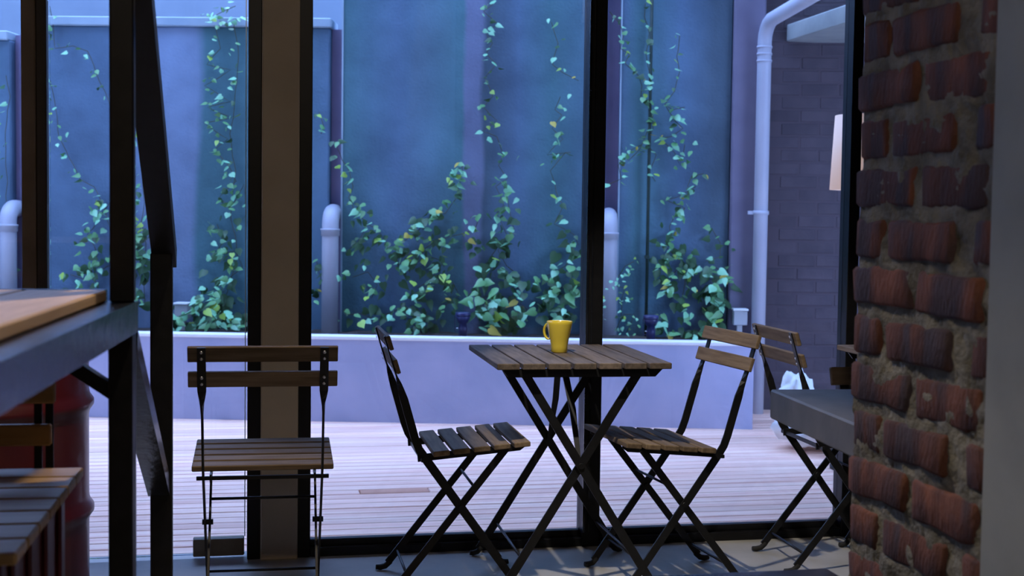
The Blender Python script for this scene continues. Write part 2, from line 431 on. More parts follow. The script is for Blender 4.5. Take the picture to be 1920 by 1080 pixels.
pl = garden('planter', label='long low white rendered planter bed along the concrete wall', cat='planter')
MB().box(-4.5, 3.16, 0.0, 0.11, 0, 0.452).box(3.05, 3.16, 0.11, 0.74, 0, 0.452).build('wall', M['planter'], pl)
MB().cbox(-4.5, 3.165, -0.004, 0.115, 0.452, 0.472, 0.004).box(3.045, 3.165, 0.115, 0.74, 0.452, 0.471).build('cap', M['planter_cap'], pl)
def soil():
    b = MB(); nx, ny = 150, 10
    for j in range(ny + 1):
        for i in range(nx + 1):
            x = -4.5 + 7.56 * i / nx; y = 0.10 + 0.65 * j / ny
            b.v.append((x, y, 0.435 + noise.fractal(Vector((x * 6, y * 6, 0)), 1, 2, 3) * 0.02))
    for j in range(ny):
        for i in range(nx):
            a = j * (nx + 1) + i; b.f.append((a, a + 1, a + nx + 2, a + nx + 1)); b.smooth.append(True)
    return b
soil().build('soil', M['soil'], pl, kind='stuff')

# ---- weathered concrete panels
TEAL, BLUE, LAV, MAU, DRK = (0.085, 0.19, 0.22), (0.105, 0.175, 0.26), (0.195, 0.265, 0.385), (0.165, 0.195, 0.29), (0.075, 0.115, 0.15)
wb = garden('wall_back', label='weathered blue grey concrete courtyard wall overgrown with vines', cat='wall', kind='structure')
def panel(x0, x1, z1, stops, y0=0.75):
    return MB().cbox(x0, x1, y0, y0 + 0.2, 0, z1, 0.008).build('panel', panel_material('weathered_render', x0, x1, stops), wb)
panel(-4.5, -1.225, 2.16, [(-4.5, BLUE), (-1.6, TEAL), (-1.225, BLUE)])
panel(-1.147, 0.709, 2.25, [(-1.147, BLUE), (-0.9, BLUE), (-0.5, BLUE), (-0.42, LAV), (-0.1, LAV), (-0.045, TEAL), (0.3, TEAL), (0.709, BLUE)])
panel(0.783, 2.364, 3.3, [(0.783, TEAL), (1.1, BLUE), (1.505, TEAL), (1.53, MAU), (1.61, MAU), (1.64, DRK), (1.85, BLUE), (2.05, TEAL), (2.364, BLUE)])
panel(2.443, 3.106, 3.3, [(2.443, BLUE), (2.55, TEAL), (2.8, BLUE), (3.0, DRK), (3.106, DRK)])
for x0, x1, z1 in ((-1.225, -1.147, 2.2), (0.709, 0.783, 2.25), (2.364, 2.443, 3.3)):
    MB().box(x0 + 0.001, x1 - 0.001, 0.82, 0.95, 0, z1).build('joint', M['joint'], wb)
for x0, x1, z0 in ((-4.5, -1.235, 2.16), (-1.137, 0.72, 2.25)):
    MB().cbox(x0, x1, 0.725, 0.97, z0, z0 + 0.055, 0.006).build('coping', M['coping'], wb)
for x in (0.783, 2.443):
    MB().box(x, x + 0.009, 0.743, 0.75, 0, 3.3).build('corner_bead', M['coping'], wb)
MB().cbox(3.106, 3.29, 0.70, 0.95, 0, 3.3, 0.008).build('pilaster', M['pilaster'], wb)
MB().box(-6, 1.2, 1.9, 2.1, 0, 3.6).build('upper_wall', M['back_building'], wb)

gb = garden('wall_garden_brick', label='dim mauve painted brick wall behind the white downpipe', cat='wall', kind='structure')
MB().box(3.27, 5.0, 0.775, 0.95, 0, 3.3).build('mortar', M['garden_mortar'], gb)
gbm = MB().cbox(-0.107, 0.107, -0.03, 0.03, -0.0325, 0.0325, 0.003).mesh('brick', M['garden_brick'])
for k in range(42):
    for j in range(4):
        x = 3.40 + j * 0.225 + (0.1125 if k % 2 else 0)
        link('brick', gbm, gb, loc=(x, 0.802 + rng.uniform(-0.002, 0.002), 0.04 + k * 0.078))
MB().cbox(3.2, 5.2, 5.2, 7.43, 2.19, 2.29, 0.006).build('canopy', M['plaster'], label='pale concrete canopy ledge above the garden brick wall', cat='canopy', kind='structure')

# ---- pipes
def drain(s, top, label):
    t = garden('drain_pipe', label=label, cat='pipe', group='short drain pipes rising from the planter')
    y0 = 0.66; r_ = 0.05
    pts = [(s, y0, 0.38), (s, y0, top - 0.10)] + [(s, y0 + 0.085 * (1 - math.cos(a)), top - 0.14 + 0.04 + 0.085 * math.sin(a)) for a in (R(15), R(30), R(45), R(60), R(75), R(90))] + [(s, y0 + 0.20, top - 0.015)]
    MB().tube(pts, r_, 20).build('pipe', M['pvc'], t)
    MB().lathe([(r_ - 0.002, -0.03), (r_ + 0.006, -0.03), (r_ + 0.006, 0.0), (r_ + 0.009, 0.002), (r_ + 0.009, 0.012), (r_ - 0.002, 0.014)], (s, y0, top - 0.125), 20).build('collar', M['pvc'], t)
drain(0.735, 1.165, 'short grey drain pipe in the planter just beyond the beige column')
drain(2.39, 1.165, 'short grey drain pipe showing beside the middle black window post')
drain(-1.21, 1.165, 'short grey drain pipe behind the bar table and brown post')
dp = garden('downpipe', label='tall white downpipe bending away at the top of the brick wall', cat='pipe')
inv = (Matrix.Translation(B0) @ Matrix.Rotation(GROT, 4, 'Z')).inverted()
px_, py_ = 3.272, 0.62
a0 = Vector((px_, py_, 2.17)); run = (inv.to_3x3() @ Vector((0.02, -1, 0.10))).normalized()
arc = [a0 + Vector((0, 0, 0.11 * math.sin(a))) + run * 0.11 * (1 - math.cos(a)) for a in (R(0), R(20), R(40), R(60), R(80))]
MB().tube([(px_, py_, 0.0)] + arc + [arc[-1] + run * 1.6], 0.041, 20).build('pipe', M['pvc'], dp)
for zz in (2.06, 2.10, 2.14):
    MB().lathe([(0.04, -0.006), (0.045, -0.006), (0.045, 0.006), (0.04, 0.006)], (px_, py_, zz), 20).build('ring', M['pvc'], dp)
MB().lathe([(0.04, -0.012), (0.047, -0.012), (0.047, 0.012), (0.04, 0.012)], (px_, py_, 1.18), 20).box(px_ - 0.075, px_ - 0.04, py_ - 0.01, py_ + 0.01, 1.17, 1.19).build('clamp', M['pvc'], dp)

# ---- small fittings by the planter
def utility_box(s, z_, label):
    t = garden('utility_box', label=label, cat='box', group='grey utility boxes along the courtyard wall')
    MB().cbox(s - 0.04, s + 0.04, 0.60, 0.68, z_ - 0.085, z_, 0.004).build('body', M['box'], t)
    MB().cbox(s - 0.045, s + 0.045, 0.59, 0.69, z_, z_ + 0.012, 0.003).build('lid', M['planter_cap'], t)
    MB().box(s - 0.015, s + 0.015, 0.63, 0.66, 0.40, z_ - 0.085).build('stake', M['box'], t)
utility_box(-0.145, 0.59, 'grey utility box half hidden among leaves behind the bar table frame')
utility_box(3.165, 0.605, 'small grey utility box at the corner beside the white downpipe')
def spike_light(s, label):
    t = garden('garden_spotlight', label=label, cat='garden light', group='dark blue garden spotlights in the planter')
    MB().lathe([(0.024, 0.44), (0.026, 0.50), (0.022, 0.53), (0.030, 0.535), (0.040, 0.56), (0.040, 0.575)], (s, 0.30, 0), 16).build('body', M['blue_lamp'], t)
    MB().lathe([(0.042, 0.570), (0.044, 0.575), (0.044, 0.590), (0.036, 0.592)], (s, 0.30, 0), 16).build('rim', M['blue_lamp'], t)
    MB().bar((s - 0.045, 0.30, 0.48), (s - 0.045, 0.30, 0.575), (0, 1, 0), 0.015, 0.004).bar((s - 0.045, 0.30, 0.482), (s, 0.30, 0.482), (0, 1, 0), 0.015, 0.004).build('bracket', M['blue_lamp'], t)
    MB().lathe([(0.006, 0), (0.0065, 0.004), (0.001, 0.007)], (s - 0.03, 0.27, 0.50), 8).build('screw', M['screw'], t)
spike_light(1.558, 'dark blue garden spotlight under the big leaves behind the first bistro table')
spike_light(2.622, 'dark blue garden spotlight at the foot of the thin green pole')
t = garden('vine_pole', label='thin dark green pole standing against the concrete wall', cat='pole')
MB().tube([(2.62, 0.70, 0.42), (2.62, 0.70, 2.9)], 0.0095, 8).build('pole', M['green_wire'], t)
for zz in (0.9, 1.7, 2.5):
    MB().box(2.608, 2.632, 0.69, 0.75, zz, zz + 0.02).build('bracket', M['green_wire'], t)

def crumple(name, loc, size, seed, m, **kw):
    bm = bmesh.new(); bmesh.ops.create_icosphere(bm, subdivisions=4, radius=1)
    for v in bm.verts:
        n_ = v.co.normalized()
        k_ = 1 + 0.42 * noise.noise(n_ * 1.7 + Vector((seed, 0, 0))) + 0.35 * abs(noise.noise(n_ * 3.5 + Vector((0, seed, 0)))) + 0.16 * abs(noise.noise(n_ * 8))
        v.co = Vector((n_.x * size[0], n_.y * size[1], max(n_.z, -0.7) * size[2])) * k_
    zmin = min(v.co.z for v in bm.verts)
    for v in bm.verts: v.co.z -= zmin
    me = bpy.data.meshes.new(name); bm.to_mesh(me); bm.free(); me.materials.append(m)
    for p in me.polygons: p.use_smooth = True
    return link(name, me, loc=loc, **kw)
t = empty('plastic_bag', (2.83, 6.16, 0), label='crumpled white plastic bag on the deck behind the grey slab table', cat='bag')
for nm, lo, sz_, sd in (('body', (0.03, -0.05, 0.0), (0.17, 0.20, 0.13), 2.0), ('knot', (-0.08, 0.0, 0.17), (0.075, 0.07, 0.10), 5.0)):
    o = crumple(nm, lo, sz_, sd, M['bag']); o.parent = t

# ---- lamp built in the courtyard in place of a reflection in the glass
fl = empty('reflection_lamp', (2.825, 5.6, 0), label='cream lampshade beside the brick pier, added for a lamp reflected in the glass', cat='lamp')
MB().lathe([(0.14, 0), (0.14, 0.015), (0.02, 0.03), (0.012, 0.05)], n=24).build('base', M['black_steel'], fl)
MB().tube([(0, 0, 0.03), (0, 0, 1.46)], 0.011, 10).build('pole', M['black_steel'], fl)
shb = MB(); nseg = 40
prof = [(0.172, 1.276), (0.155, 1.611)]
for r_, zz in prof + [(0.152, 1.611), (0.169, 1.276)]:
    for k in range(nseg): shb.v.append((r_ * math.cos(2 * math.pi * k / nseg), r_ * math.sin(2 * math.pi * k / nseg), zz))
for i in range(4):
    for k in range(nseg):
        shb.f.append((i * nseg + k, i * nseg + (k + 1) % nseg, ((i + 1) % 4) * nseg + (k + 1) % nseg, ((i + 1) % 4) * nseg + k)); shb.smooth.append(i in (0, 2))
shb.build('lamp_shade', M['shade'], fl)
MB().lathe([(0.001, 1.46), (0.03, 1.48), (0.035, 1.51), (0.02, 1.55), (0.001, 1.56)], n=14).build('bulb', M['bulb'], fl)

# ---- climbing vines: every leaf its own piece
def leaf_mesh(seed, m, narrow=1.0):
    # heart-shaped blade hanging from the origin, tip along -z, face towards -y
    out = [(0.0, 0.0), (0.20, 0.10), (0.42, 0.02), (0.50, -0.20), (0.38, -0.48), (0.17, -0.76), (0.0, -1.08)]
    b = MB(); lr = random.Random(seed)
    cup = lr.uniform(0.10, 0.28); droop = lr.uniform(0.05, 0.30)
    def pt(x, z): return (x * narrow, cup * abs(x) - droop * z * z * 0.6, z)
    mid = [(0.0, -0.03), (0.0, -0.35), (0.0, -0.68)]
    v = [pt(0, 0)] + [pt(*p) for p in out[1:-1]] + [pt(0, -1)] + [pt(-x, z_) for x, z_ in reversed(out[1:-1])]
    c = [pt(*p) for p in mid]
    v[6] = pt(0, -1.08)
    b.v = v + c      # 12 outline, 3 midrib
    r_ = [(0, 1, 12), (1, 2, 12), (2, 3, 13, 12), (3, 4, 14, 13), (4, 5, 14), (5, 6, 14)]
    l_ = [(0, 12, 11), (11, 12, 10), (10, 12, 13, 9), (9, 13, 14, 8), (8, 14, 7), (7, 14, 6)]
    b.f = r_ + l_; b.smooth = [True] * len(b.f)
    me = bpy.data.meshes.new('leaf'); me.from_pydata(b.v, [], b.f); me.update(); me.materials.append(m)
    for p in me.polygons: p.use_smooth = True
    return me
LM = [[leaf_mesh(i * 10 + k, m, (0.82, 0.62, 0.92)[k]) for k in range(3)] for i, m in enumerate(LEAF)]
VINES = {
  'left': [
    ([(-0.976,2.362),(-0.945,2.11),(-0.832,2.127),(-0.751,2.096),(-0.694,1.969),(-0.649,1.859),(-0.607,1.764)], 0.0425, 0.0294, 0.0327, 0.0490),
    ([(-0.972,1.919),(-0.947,1.761),(-0.922,1.586),(-0.867,1.459),(-0.802,1.332),(-0.715,1.285),(-0.651,1.174),(-0.609,1.03)], 0.0294, 0.0458, 0.0359, 0.0556),
    ([(-0.608,1.19),(-0.69,1.077),(-0.755,0.996),(-0.684,0.885),(-0.707,0.74),(-0.675,0.612)], 0.0196, 0.0588, 0.0392, 0.0654),
    ([(-0.853,0.754),(-0.756,0.723),(-0.625,0.805),(-0.447,0.872),(-0.404,1.193),(-0.423,1.448),(-0.414,1.639)], 0.0229, 0.0458, 0.0425, 0.0654),
    ([(-0.414,1.065),(-0.398,0.905),(-0.405,0.744),(-0.398,0.551)], 0.0196, 0.0327, 0.0458, 0.0719),
    ([(-1.244,1.948),(-1.225,1.821),(-1.253,1.566),(-1.241,1.311),(-1.263,1.054),(-1.245,0.796)], 0.0719, 0.0261, 0.0327, 0.0490),
  ],
  'mid': [
    ([(0.148,2.371),(0.02,2.313),(-0.028,2.307),(0.116,2.261),(0.196,2.308)], 0.0163, 0.0261, 0.0359, 0.0556),
    ([(0.02,2.276),(0.052,2.118),(-0.028,2.023),(0.117,1.993),(-0.037,1.897),(0.117,1.803),(-0.027,1.77),(0.124,1.708),(-0.043,1.675),(0.102,1.581),(0.021,1.517)], 0.0392, 0.0261, 0.0327, 0.0490),
    ([(0.148,2.277),(0.165,2.088),(0.149,1.835),(0.118,1.613),(0.15,1.391),(0.119,1.136),(0.168,0.881),(0.088,0.623)], 0.0392, 0.0458, 0.0392, 0.0556),
    ([(0.021,1.517),(0.102,1.422),(0.151,1.328),(0.054,1.231),(0.119,1.168),(0.199,1.312),(0.215,1.137)], 0.0294, 0.0327, 0.0392, 0.0588),
    ([(0.038,1.071),(0.087,0.976),(0.023,0.879),(0.152,0.913),(0.2,0.817),(0.12,0.752),(0.023,0.622)], 0.0229, 0.0458, 0.0425, 0.0654),
    ([(-0.187,0.458),(-0.106,0.524),(-0.009,0.622),(0.088,0.671),(0.023,0.494),(0.153,0.528),(0.217,0.497),(-0.139,0.452)], 0.0147, 0.0392, 0.0490, 0.0850),
  ],
  'diag': [
    ([(0.649,1.745),(0.681,1.667),(0.662,1.619)], 0.0294, 0.0261, 0.0359, 0.0523),
    ([(0.648,0.856),(0.667,0.76),(0.655,0.632)], 0.0327, 0.0261, 0.0359, 0.0523),
    ([(0.743,1.573),(0.791,1.462),(0.84,1.399),(0.856,1.304),(0.831,1.241),(0.873,1.162),(0.954,1.083),(1.012,1.052),(1.051,0.973),(1.099,0.942)], 0.0212, 0.0359, 0.0392, 0.0588),
    ([(1.099,0.942),(1.178,0.991),(1.258,1.056),(1.305,1.12),(1.416,1.153),(1.479,1.249),(1.5,1.36),(1.512,1.439)], 0.0150, 0.0490, 0.0392, 0.0654),
    ([(1.512,1.439),(1.461,1.391),(1.525,1.376)], 0.0114, 0.0294, 0.0359, 0.0556),
    ([(1.099,0.942),(1.179,0.895),(1.275,0.929),(1.37,0.993),(1.497,1.027),(1.592,1.06),(1.623,1.156)], 0.0180, 0.0556, 0.0392, 0.0621),
    ([(0.954,1.083),(0.891,0.971),(0.827,0.922)], 0.0261, 0.0261, 0.0359, 0.0523),
    ([(1.116,0.863),(1.212,0.832),(1.307,0.897),(1.403,0.867),(1.34,0.77),(1.309,0.674),(1.214,0.641)], 0.0196, 0.0654, 0.0392, 0.0654),
    ([(0.86,0.763),(0.956,0.796),(1.005,0.717),(0.973,0.637)], 0.0229, 0.0392, 0.0392, 0.0654),
    ([(1.245,0.705),(1.341,0.754),(1.468,0.74),(1.501,0.661),(1.406,0.596)], 0.0196, 0.0490, 0.0392, 0.0588),
    ([(1.151,0.544),(1.246,0.577),(1.279,0.514),(1.231,0.465),(1.311,0.562)], 0.0147, 0.0458, 0.0425, 0.0654),
    ([(0.83,0.539),(0.91,0.546),(0.99,0.515),(1.182,0.592)], 0.0294, 0.0327, 0.0425, 0.0654),
  ],
  'tall': [
    ([(1.687,2.398),(1.624,2.351),(1.72,2.273),(1.626,2.241),(1.69,2.164),(1.643,2.101),(1.707,2.039),(1.639,1.96),(1.694,1.85),(1.631,1.787),(1.711,1.709),(1.633,1.645),(1.712,1.615)], 0.0294, 0.0261, 0.0327, 0.0490),
    ([(1.712,1.615),(1.761,1.505),(1.73,1.442),(1.779,1.363),(1.716,1.315),(1.765,1.205),(1.718,1.157),(1.783,1.031),(1.737,0.935),(1.786,0.84)], 0.0294, 0.0523, 0.0458, 0.0719),
    ([(1.764,1.316),(1.831,1.063),(1.768,0.999),(1.674,0.871),(1.628,0.774),(1.613,0.647)], 0.0229, 0.0556, 0.0490, 0.0784),
    ([(1.629,0.647),(1.724,0.68),(1.678,0.552),(1.631,0.519),(1.742,0.553),(1.789,0.618)], 0.0147, 0.0523, 0.0588, 0.0980),
    ([(1.786,0.84),(1.866,0.778),(1.836,0.65),(1.917,0.588),(1.886,0.523)], 0.0180, 0.0523, 0.0523, 0.0850),
    ([(1.946,0.747),(2.041,0.796),(2.135,0.845),(2.198,0.91),(2.165,0.973)], 0.0196, 0.0458, 0.0490, 0.0784),
    ([(1.979,0.652),(2.074,0.702),(2.184,0.751),(2.217,0.656),(2.107,0.591),(2.045,0.526)], 0.0180, 0.0490, 0.0523, 0.0850),
    ([(2.035,2.292),(2.068,2.167),(2.038,2.042),(2.102,1.995),(2.197,1.949)], 0.0588, 0.0327, 0.0327, 0.0490),
    ([(2.088,1.854),(2.058,1.776),(2.106,1.745),(2.044,1.666),(2.108,1.603),(2.014,1.508),(2.156,1.525)], 0.0359, 0.0327, 0.0359, 0.0556),
    ([(2.125,1.525),(2.032,1.414),(2.081,1.288),(2.114,1.209),(2.068,1.098),(2.18,1.036),(2.212,0.973)], 0.0458, 0.0392, 0.0392, 0.0588),
  ],
  'right': [
    ([(2.372,2.356),(2.427,2.288),(2.459,2.217),(2.445,2.139),(2.493,2.108),(2.469,2.052)], 0.0212, 0.0261, 0.0359, 0.0523),
    ([(2.469,2.052),(2.551,1.984),(2.574,1.922),(2.569,1.859),(2.608,1.813),(2.64,1.75),(2.566,1.546),(2.504,1.482),(2.44,1.513)], 0.0229, 0.0294, 0.0392, 0.0556),
    ([(2.38,1.339),(2.458,1.371),(2.441,1.45),(2.518,1.545),(2.581,1.577)], 0.0229, 0.0294, 0.0359, 0.0523),
    ([(2.581,2.405),(2.576,2.327),(2.616,2.234),(2.596,2.115),(2.613,2.016),(2.628,1.922),(2.617,1.828),(2.642,1.672),(2.612,1.578),(2.66,1.515),(2.624,1.421),(2.663,1.358)], 0.0392, 0.0294, 0.0359, 0.0556),
    ([(2.788,2.22),(2.775,2.095),(2.792,2.002),(2.763,1.892),(2.711,1.814),(2.756,1.783),(2.828,1.799)], 0.0425, 0.0196, 0.0359, 0.0523),
    ([(2.711,1.814),(2.766,1.72),(2.814,1.674),(2.759,1.626),(2.69,1.61),(2.77,1.532),(2.803,1.454),(2.832,1.58)], 0.0180, 0.0425, 0.0392, 0.0621),
    ([(2.945,1.409),(2.883,1.392),(2.853,1.329),(2.9,1.33),(2.791,1.265),(2.728,1.249),(2.839,1.203),(2.809,1.14)], 0.0212, 0.0294, 0.0392, 0.0588),
    ([(2.839,1.203),(2.777,1.155),(2.747,1.091),(2.771,1.013),(2.718,0.98),(2.782,0.918),(2.829,0.935),(2.72,0.886)], 0.0163, 0.0359, 0.0392, 0.0588),
    ([(2.72,0.886),(2.689,0.806),(2.753,0.759),(2.707,0.711),(2.815,0.855),(2.847,0.792),(2.834,0.665),(2.868,0.539)], 0.0196, 0.0327, 0.0458, 0.0686),
    ([(2.678,0.568),(2.71,0.536),(2.758,0.505),(2.744,0.442)], 0.0163, 0.0261, 0.0556, 0.0784),
  ],
  'corner': [
    ([(2.999,1.085),(3.048,1.001),(3.05,0.916),(2.971,0.889)], 0.0523, 0.0196, 0.0392, 0.0523),
    ([(2.878,0.856),(2.941,0.826),(3.019,0.858),(3.089,0.812),(2.989,0.779),(3.038,0.716),(2.976,0.668),(3.055,0.669),(2.994,0.573),(3.042,0.542),(3.011,0.478)], 0.0163, 0.0327, 0.0523, 0.0784),
    ([(2.87,0.444),(2.933,0.47),(2.995,0.493)], 0.0163, 0.0196, 0.0490, 0.0719),
  ],
  'sprig': [
    ([(2.546,0.883),(2.499,0.851),(2.453,0.787),(2.406,0.738),(2.486,0.724),(2.471,0.66),(2.518,0.661)], 0.0147, 0.0294, 0.0229, 0.0359),
    ([(2.471,0.66),(2.473,0.533),(2.427,0.436),(2.488,0.565),(2.552,0.566),(2.506,0.454)], 0.0261, 0.0327, 0.0229, 0.0359),
    ([(2.356,0.88),(2.353,0.69),(2.378,0.531)], 0.0327, 0.0196, 0.0229, 0.0359),
  ],
}

WEIGHTS = {'left': (5, 6, 3, 1, 0), 'mid': (6, 6, 2, 1.5, 0), 'diag': (6, 6, 4, 2, 0.5), 'tall': (6, 6, 4, 1, 0.25), 'right': (5, 6, 3, 1.2, 0.6), 'corner': (5, 5, 3, 1, 0.2), 'sprig': (3, 6, 2, 1, 0)}
VLABEL = {'left': 'leafy vine climbing the wall behind the bar table frame', 'mid': 'leafy vine hanging beside the glass door and beige column',
          'diag': 'bushy vine sweeping diagonally upward from the short drain pipe', 'tall': 'tall vine with large heart leaves behind the yellow mug',
          'right': 'vine climbing the thin green pole past the middle black post', 'corner': 'small leafy vine at the pilaster behind the bistro chair back',
          'sprig': 'sparse small leaved shrub around the drain pipe by the middle post'}
SPACING = 1.1
for key, stems in VINES.items():
    lr = random.Random(key)
    vine = garden('climbing_vine', label=VLABEL[key], cat='vine', group='vines on the courtyard wall')
    for path, sp, spread, smin, smax in stems:
        pts = [Vector((s, 0, z_)) for s, z_ in path]
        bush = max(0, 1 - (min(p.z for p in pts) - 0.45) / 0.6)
        # stem follows the wall with a little wander
        sp3 = []
        for a, b in zip(pts[:-1], pts[1:]):
            nn = max(2, int((b - a).length / 0.04))
            for q in range(nn):
                p = a.lerp(b, q / nn)
                sp3.append((p.x + noise.noise(p * 9) * 0.012, 0.735 - 0.02 * abs(noise.noise(p * 5)) - 0.06 * bush * abs(noise.noise(p * 3)), p.z))
        sp3.append((pts[-1].x, 0.735, pts[-1].z))
        MB().tube(sp3, 0.0022, 4, caps=False).build('stem', M['stem'], vine)
        dist = 0; total = sum((b - a).length for a, b in zip(pts[:-1], pts[1:]))
        while dist < total:
            d_ = dist
            for a, b in zip(pts[:-1], pts[1:]):
                l_ = (b - a).length
                if d_ <= l_:
                    p = a.lerp(b, d_ / l_); break
                d_ -= l_
            size = lr.uniform(smin, smax)
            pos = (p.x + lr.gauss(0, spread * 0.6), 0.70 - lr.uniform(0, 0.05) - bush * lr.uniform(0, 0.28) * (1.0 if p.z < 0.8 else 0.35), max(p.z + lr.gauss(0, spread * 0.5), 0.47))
            mi = lr.choices(range(5), WEIGHTS[key])[0]
            if mi == 4 and p.z > 2.0: mi = 3
            # tilt: blades lift towards the sky, swing sideways, hang at random
            rot = (R(lr.uniform(-78, -25)), R(lr.gauss(0, 38)), R(lr.gauss(0, 35)))
            o = link('leaf', LM[mi][lr.randrange(3)], vine, loc=pos, rot=rot)
            sc_ = size * lr.uniform(0.75, 1.02); o.scale = (sc_, sc_, sc_)
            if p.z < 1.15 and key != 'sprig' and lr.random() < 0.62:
                # extra deep-toned leaves near the wall stand in for the shade there
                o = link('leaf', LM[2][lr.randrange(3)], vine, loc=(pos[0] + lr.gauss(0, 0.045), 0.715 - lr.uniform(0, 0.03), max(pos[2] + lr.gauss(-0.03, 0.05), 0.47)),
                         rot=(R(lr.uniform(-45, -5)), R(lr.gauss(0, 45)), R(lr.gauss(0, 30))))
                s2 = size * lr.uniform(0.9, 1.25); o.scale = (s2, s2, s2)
            dist += sp * SPACING * lr.uniform(0.6, 1.4)

# ================================================================== furniture
X_, Y_, Z_ = (1, 0, 0), (0, 1, 0), (0, 0, 1)
def foot_curl(b, p, dirn):
    """small curled rubber end at a leg's foot"""
    p = Vector(p); d_ = Vector(dirn)
    b.tube([p + Vector((0, 0, 0.028)) - d_ * 0.018, p + Vector((0, 0, 0.013)), p + Vector((0, 0, 0.0095)) + d_ * 0.016, p + Vector((0, 0, 0.0105)) + d_ * 0.030], [0.0085, 0.0095, 0.0095, 0.008], 8)

def make_chair(name, **kw):
    c = empty(name, **kw)
    tilt = 0.027 / 0.29
    slat = MB().cbox(-0.1925, 0.1925, -0.0245, 0.0245, -0.008, 0.008, 0.0025).mesh('seat_slat', M['chair_wood'])
    for i in range(5):
        yy = 0.025 + i * 0.0605
        link('seat_slat', slat, c, loc=(0, yy, 0.428 + yy * tilt), rot=(math.atan(tilt), 0, 0))
    lean = math.atan2(0.042, 0.14)
    bs = MB().cbox(-0.196, 0.196, -0.006, 0.006, -0.0215, 0.0215, 0.002).mesh('back_slat', M['chair_wood'])
    scr = MB().lathe([(0.0045, 0), (0.0045, 0.0015), (0.001, 0.0025)], n=10).mesh('screw', M['screw'])
    for zz, yy in ((0.757, -0.138), (0.688, -0.117)):
        s = link('back_slat', bs, c, loc=(0, yy + 0.0085, zz), rot=(lean, 0, 0))
        for sx in (-1, 1):
            for dz in (-0.009, 0.009):
                link('screw', scr, s, loc=(sx * 0.160, -0.0125, dz), rot=(R(90), 0, 0))
    for sx in (-1, 1):
        x = sx * 0.160
        ip = (0, 0.6, 0.4)
        st = [((x, -0.1435, 0.775), X_, 0.022, 0.004), ((x, -0.114, 0.676), X_, 0.024, 0.004), ((x, -0.106, 0.655), X_, 0.023, 0.005),
              ((x, -0.099, 0.634), (1, 0.8, 0), 0.016, 0.006), ((x, -0.093, 0.616), (0.25, 1, 0.2), 0.018, 0.006), ((x, -0.084, 0.588), (0, 1, 0.3), 0.024, 0.006),
              ((x, -0.050, 0.470), (0, 1, 0.3), 0.024, 0.006), ((x, -0.038, 0.438), (0, 1, 0.4), 0.024, 0.006), ((x, -0.020, 0.410), (0, 1, 0.7), 0.024, 0.006),
              ((x, 0.262, 0.022), (0, 1, 0.8), 0.023, 0.006)]
        MB().strip(st).build('upright', M['black_steel'], c)
        b = MB(); foot_curl(b, (x, 0.266, 0), (0, 0.9, 0)); b.build('foot', M['rubber'], c)
        x2 = sx * 0.147
        MB().strip([((x2, 0.223, 0.432), (0, 1, -1), 0.022, 0.006), ((x2, -0.100, 0.024), (0, 1, -1), 0.022, 0.006)]).build('leg', M['black_steel'], c)
        b = MB(); foot_curl(b, (x2, -0.108, 0), (0, -1, 0)); b.build('foot', M['rubber'], c)
        MB().strip([((sx * 0.140, -0.040, 0.409), Z_, 0.022, 0.005), ((sx * 0.140, 0.268, 0.438), Z_, 0.022, 0.005), ((sx * 0.140, 0.286, 0.444), Z_, 0.008, 0.005)]).build('seat_rail', M['black_steel'], c)
        MB().tube([(sx * 0.138, 0.089, 0.262), (sx * 0.168, 0.089, 0.262)], 0.008, 10).build('pivot', M['black_steel'], c)
    MB().bar((-0.178, -0.028, 0.408), (0.178, -0.028, 0.408), Z_, 0.010, 0.010).build('crossbar', M['black_steel'], c)
    MB().tube([(-0.147, 0.132, 0.318), (0.147, 0.132, 0.318)], 0.0042, 8).build('crossbar', M['black_steel'], c)
    MB().tube([(-0.147, -0.070, 0.062), (0.147, -0.070, 0.062)], 0.0045, 8).build('crossbar', M['black_steel'], c)
    MB().tube([(-0.160, 0.214, 0.088), (0.160, 0.214, 0.088)], 0.0042, 8).build('crossbar', M['black_steel'], c)
    return c
CG = 'folding bistro chairs'
CHAIRS = [((0.087, 3.705, 0), -1.6, 'folding bistro chair seen from behind, standing before the beige column'),
          ((0.586, 4.04, 0), -91.5, 'folding bistro chair beside the mug table with its back to the column'),
          ((1.425, 3.985, 0), 94.5, 'folding bistro chair beside the mug table on the side near the slab table'),
          ((1.875, 4.08, 0), -92.0, 'folding bistro chair partly hidden behind the grey slab table'),
          ((1.597, 2.815, 0), 180.0, 'bistro chair of which one warmly lit back slat shows beside the brick pier')]
proto = None
for loc, rz, lab in CHAIRS:
    o = make_chair('folding_chair', group=CG) if proto is None else copy_tree(proto)
    proto = proto or o
    o.location = loc; o.rotation_euler = (0, 0, R(rz)); o['label'] = lab; o['category'] = 'chair'; o['group'] = CG

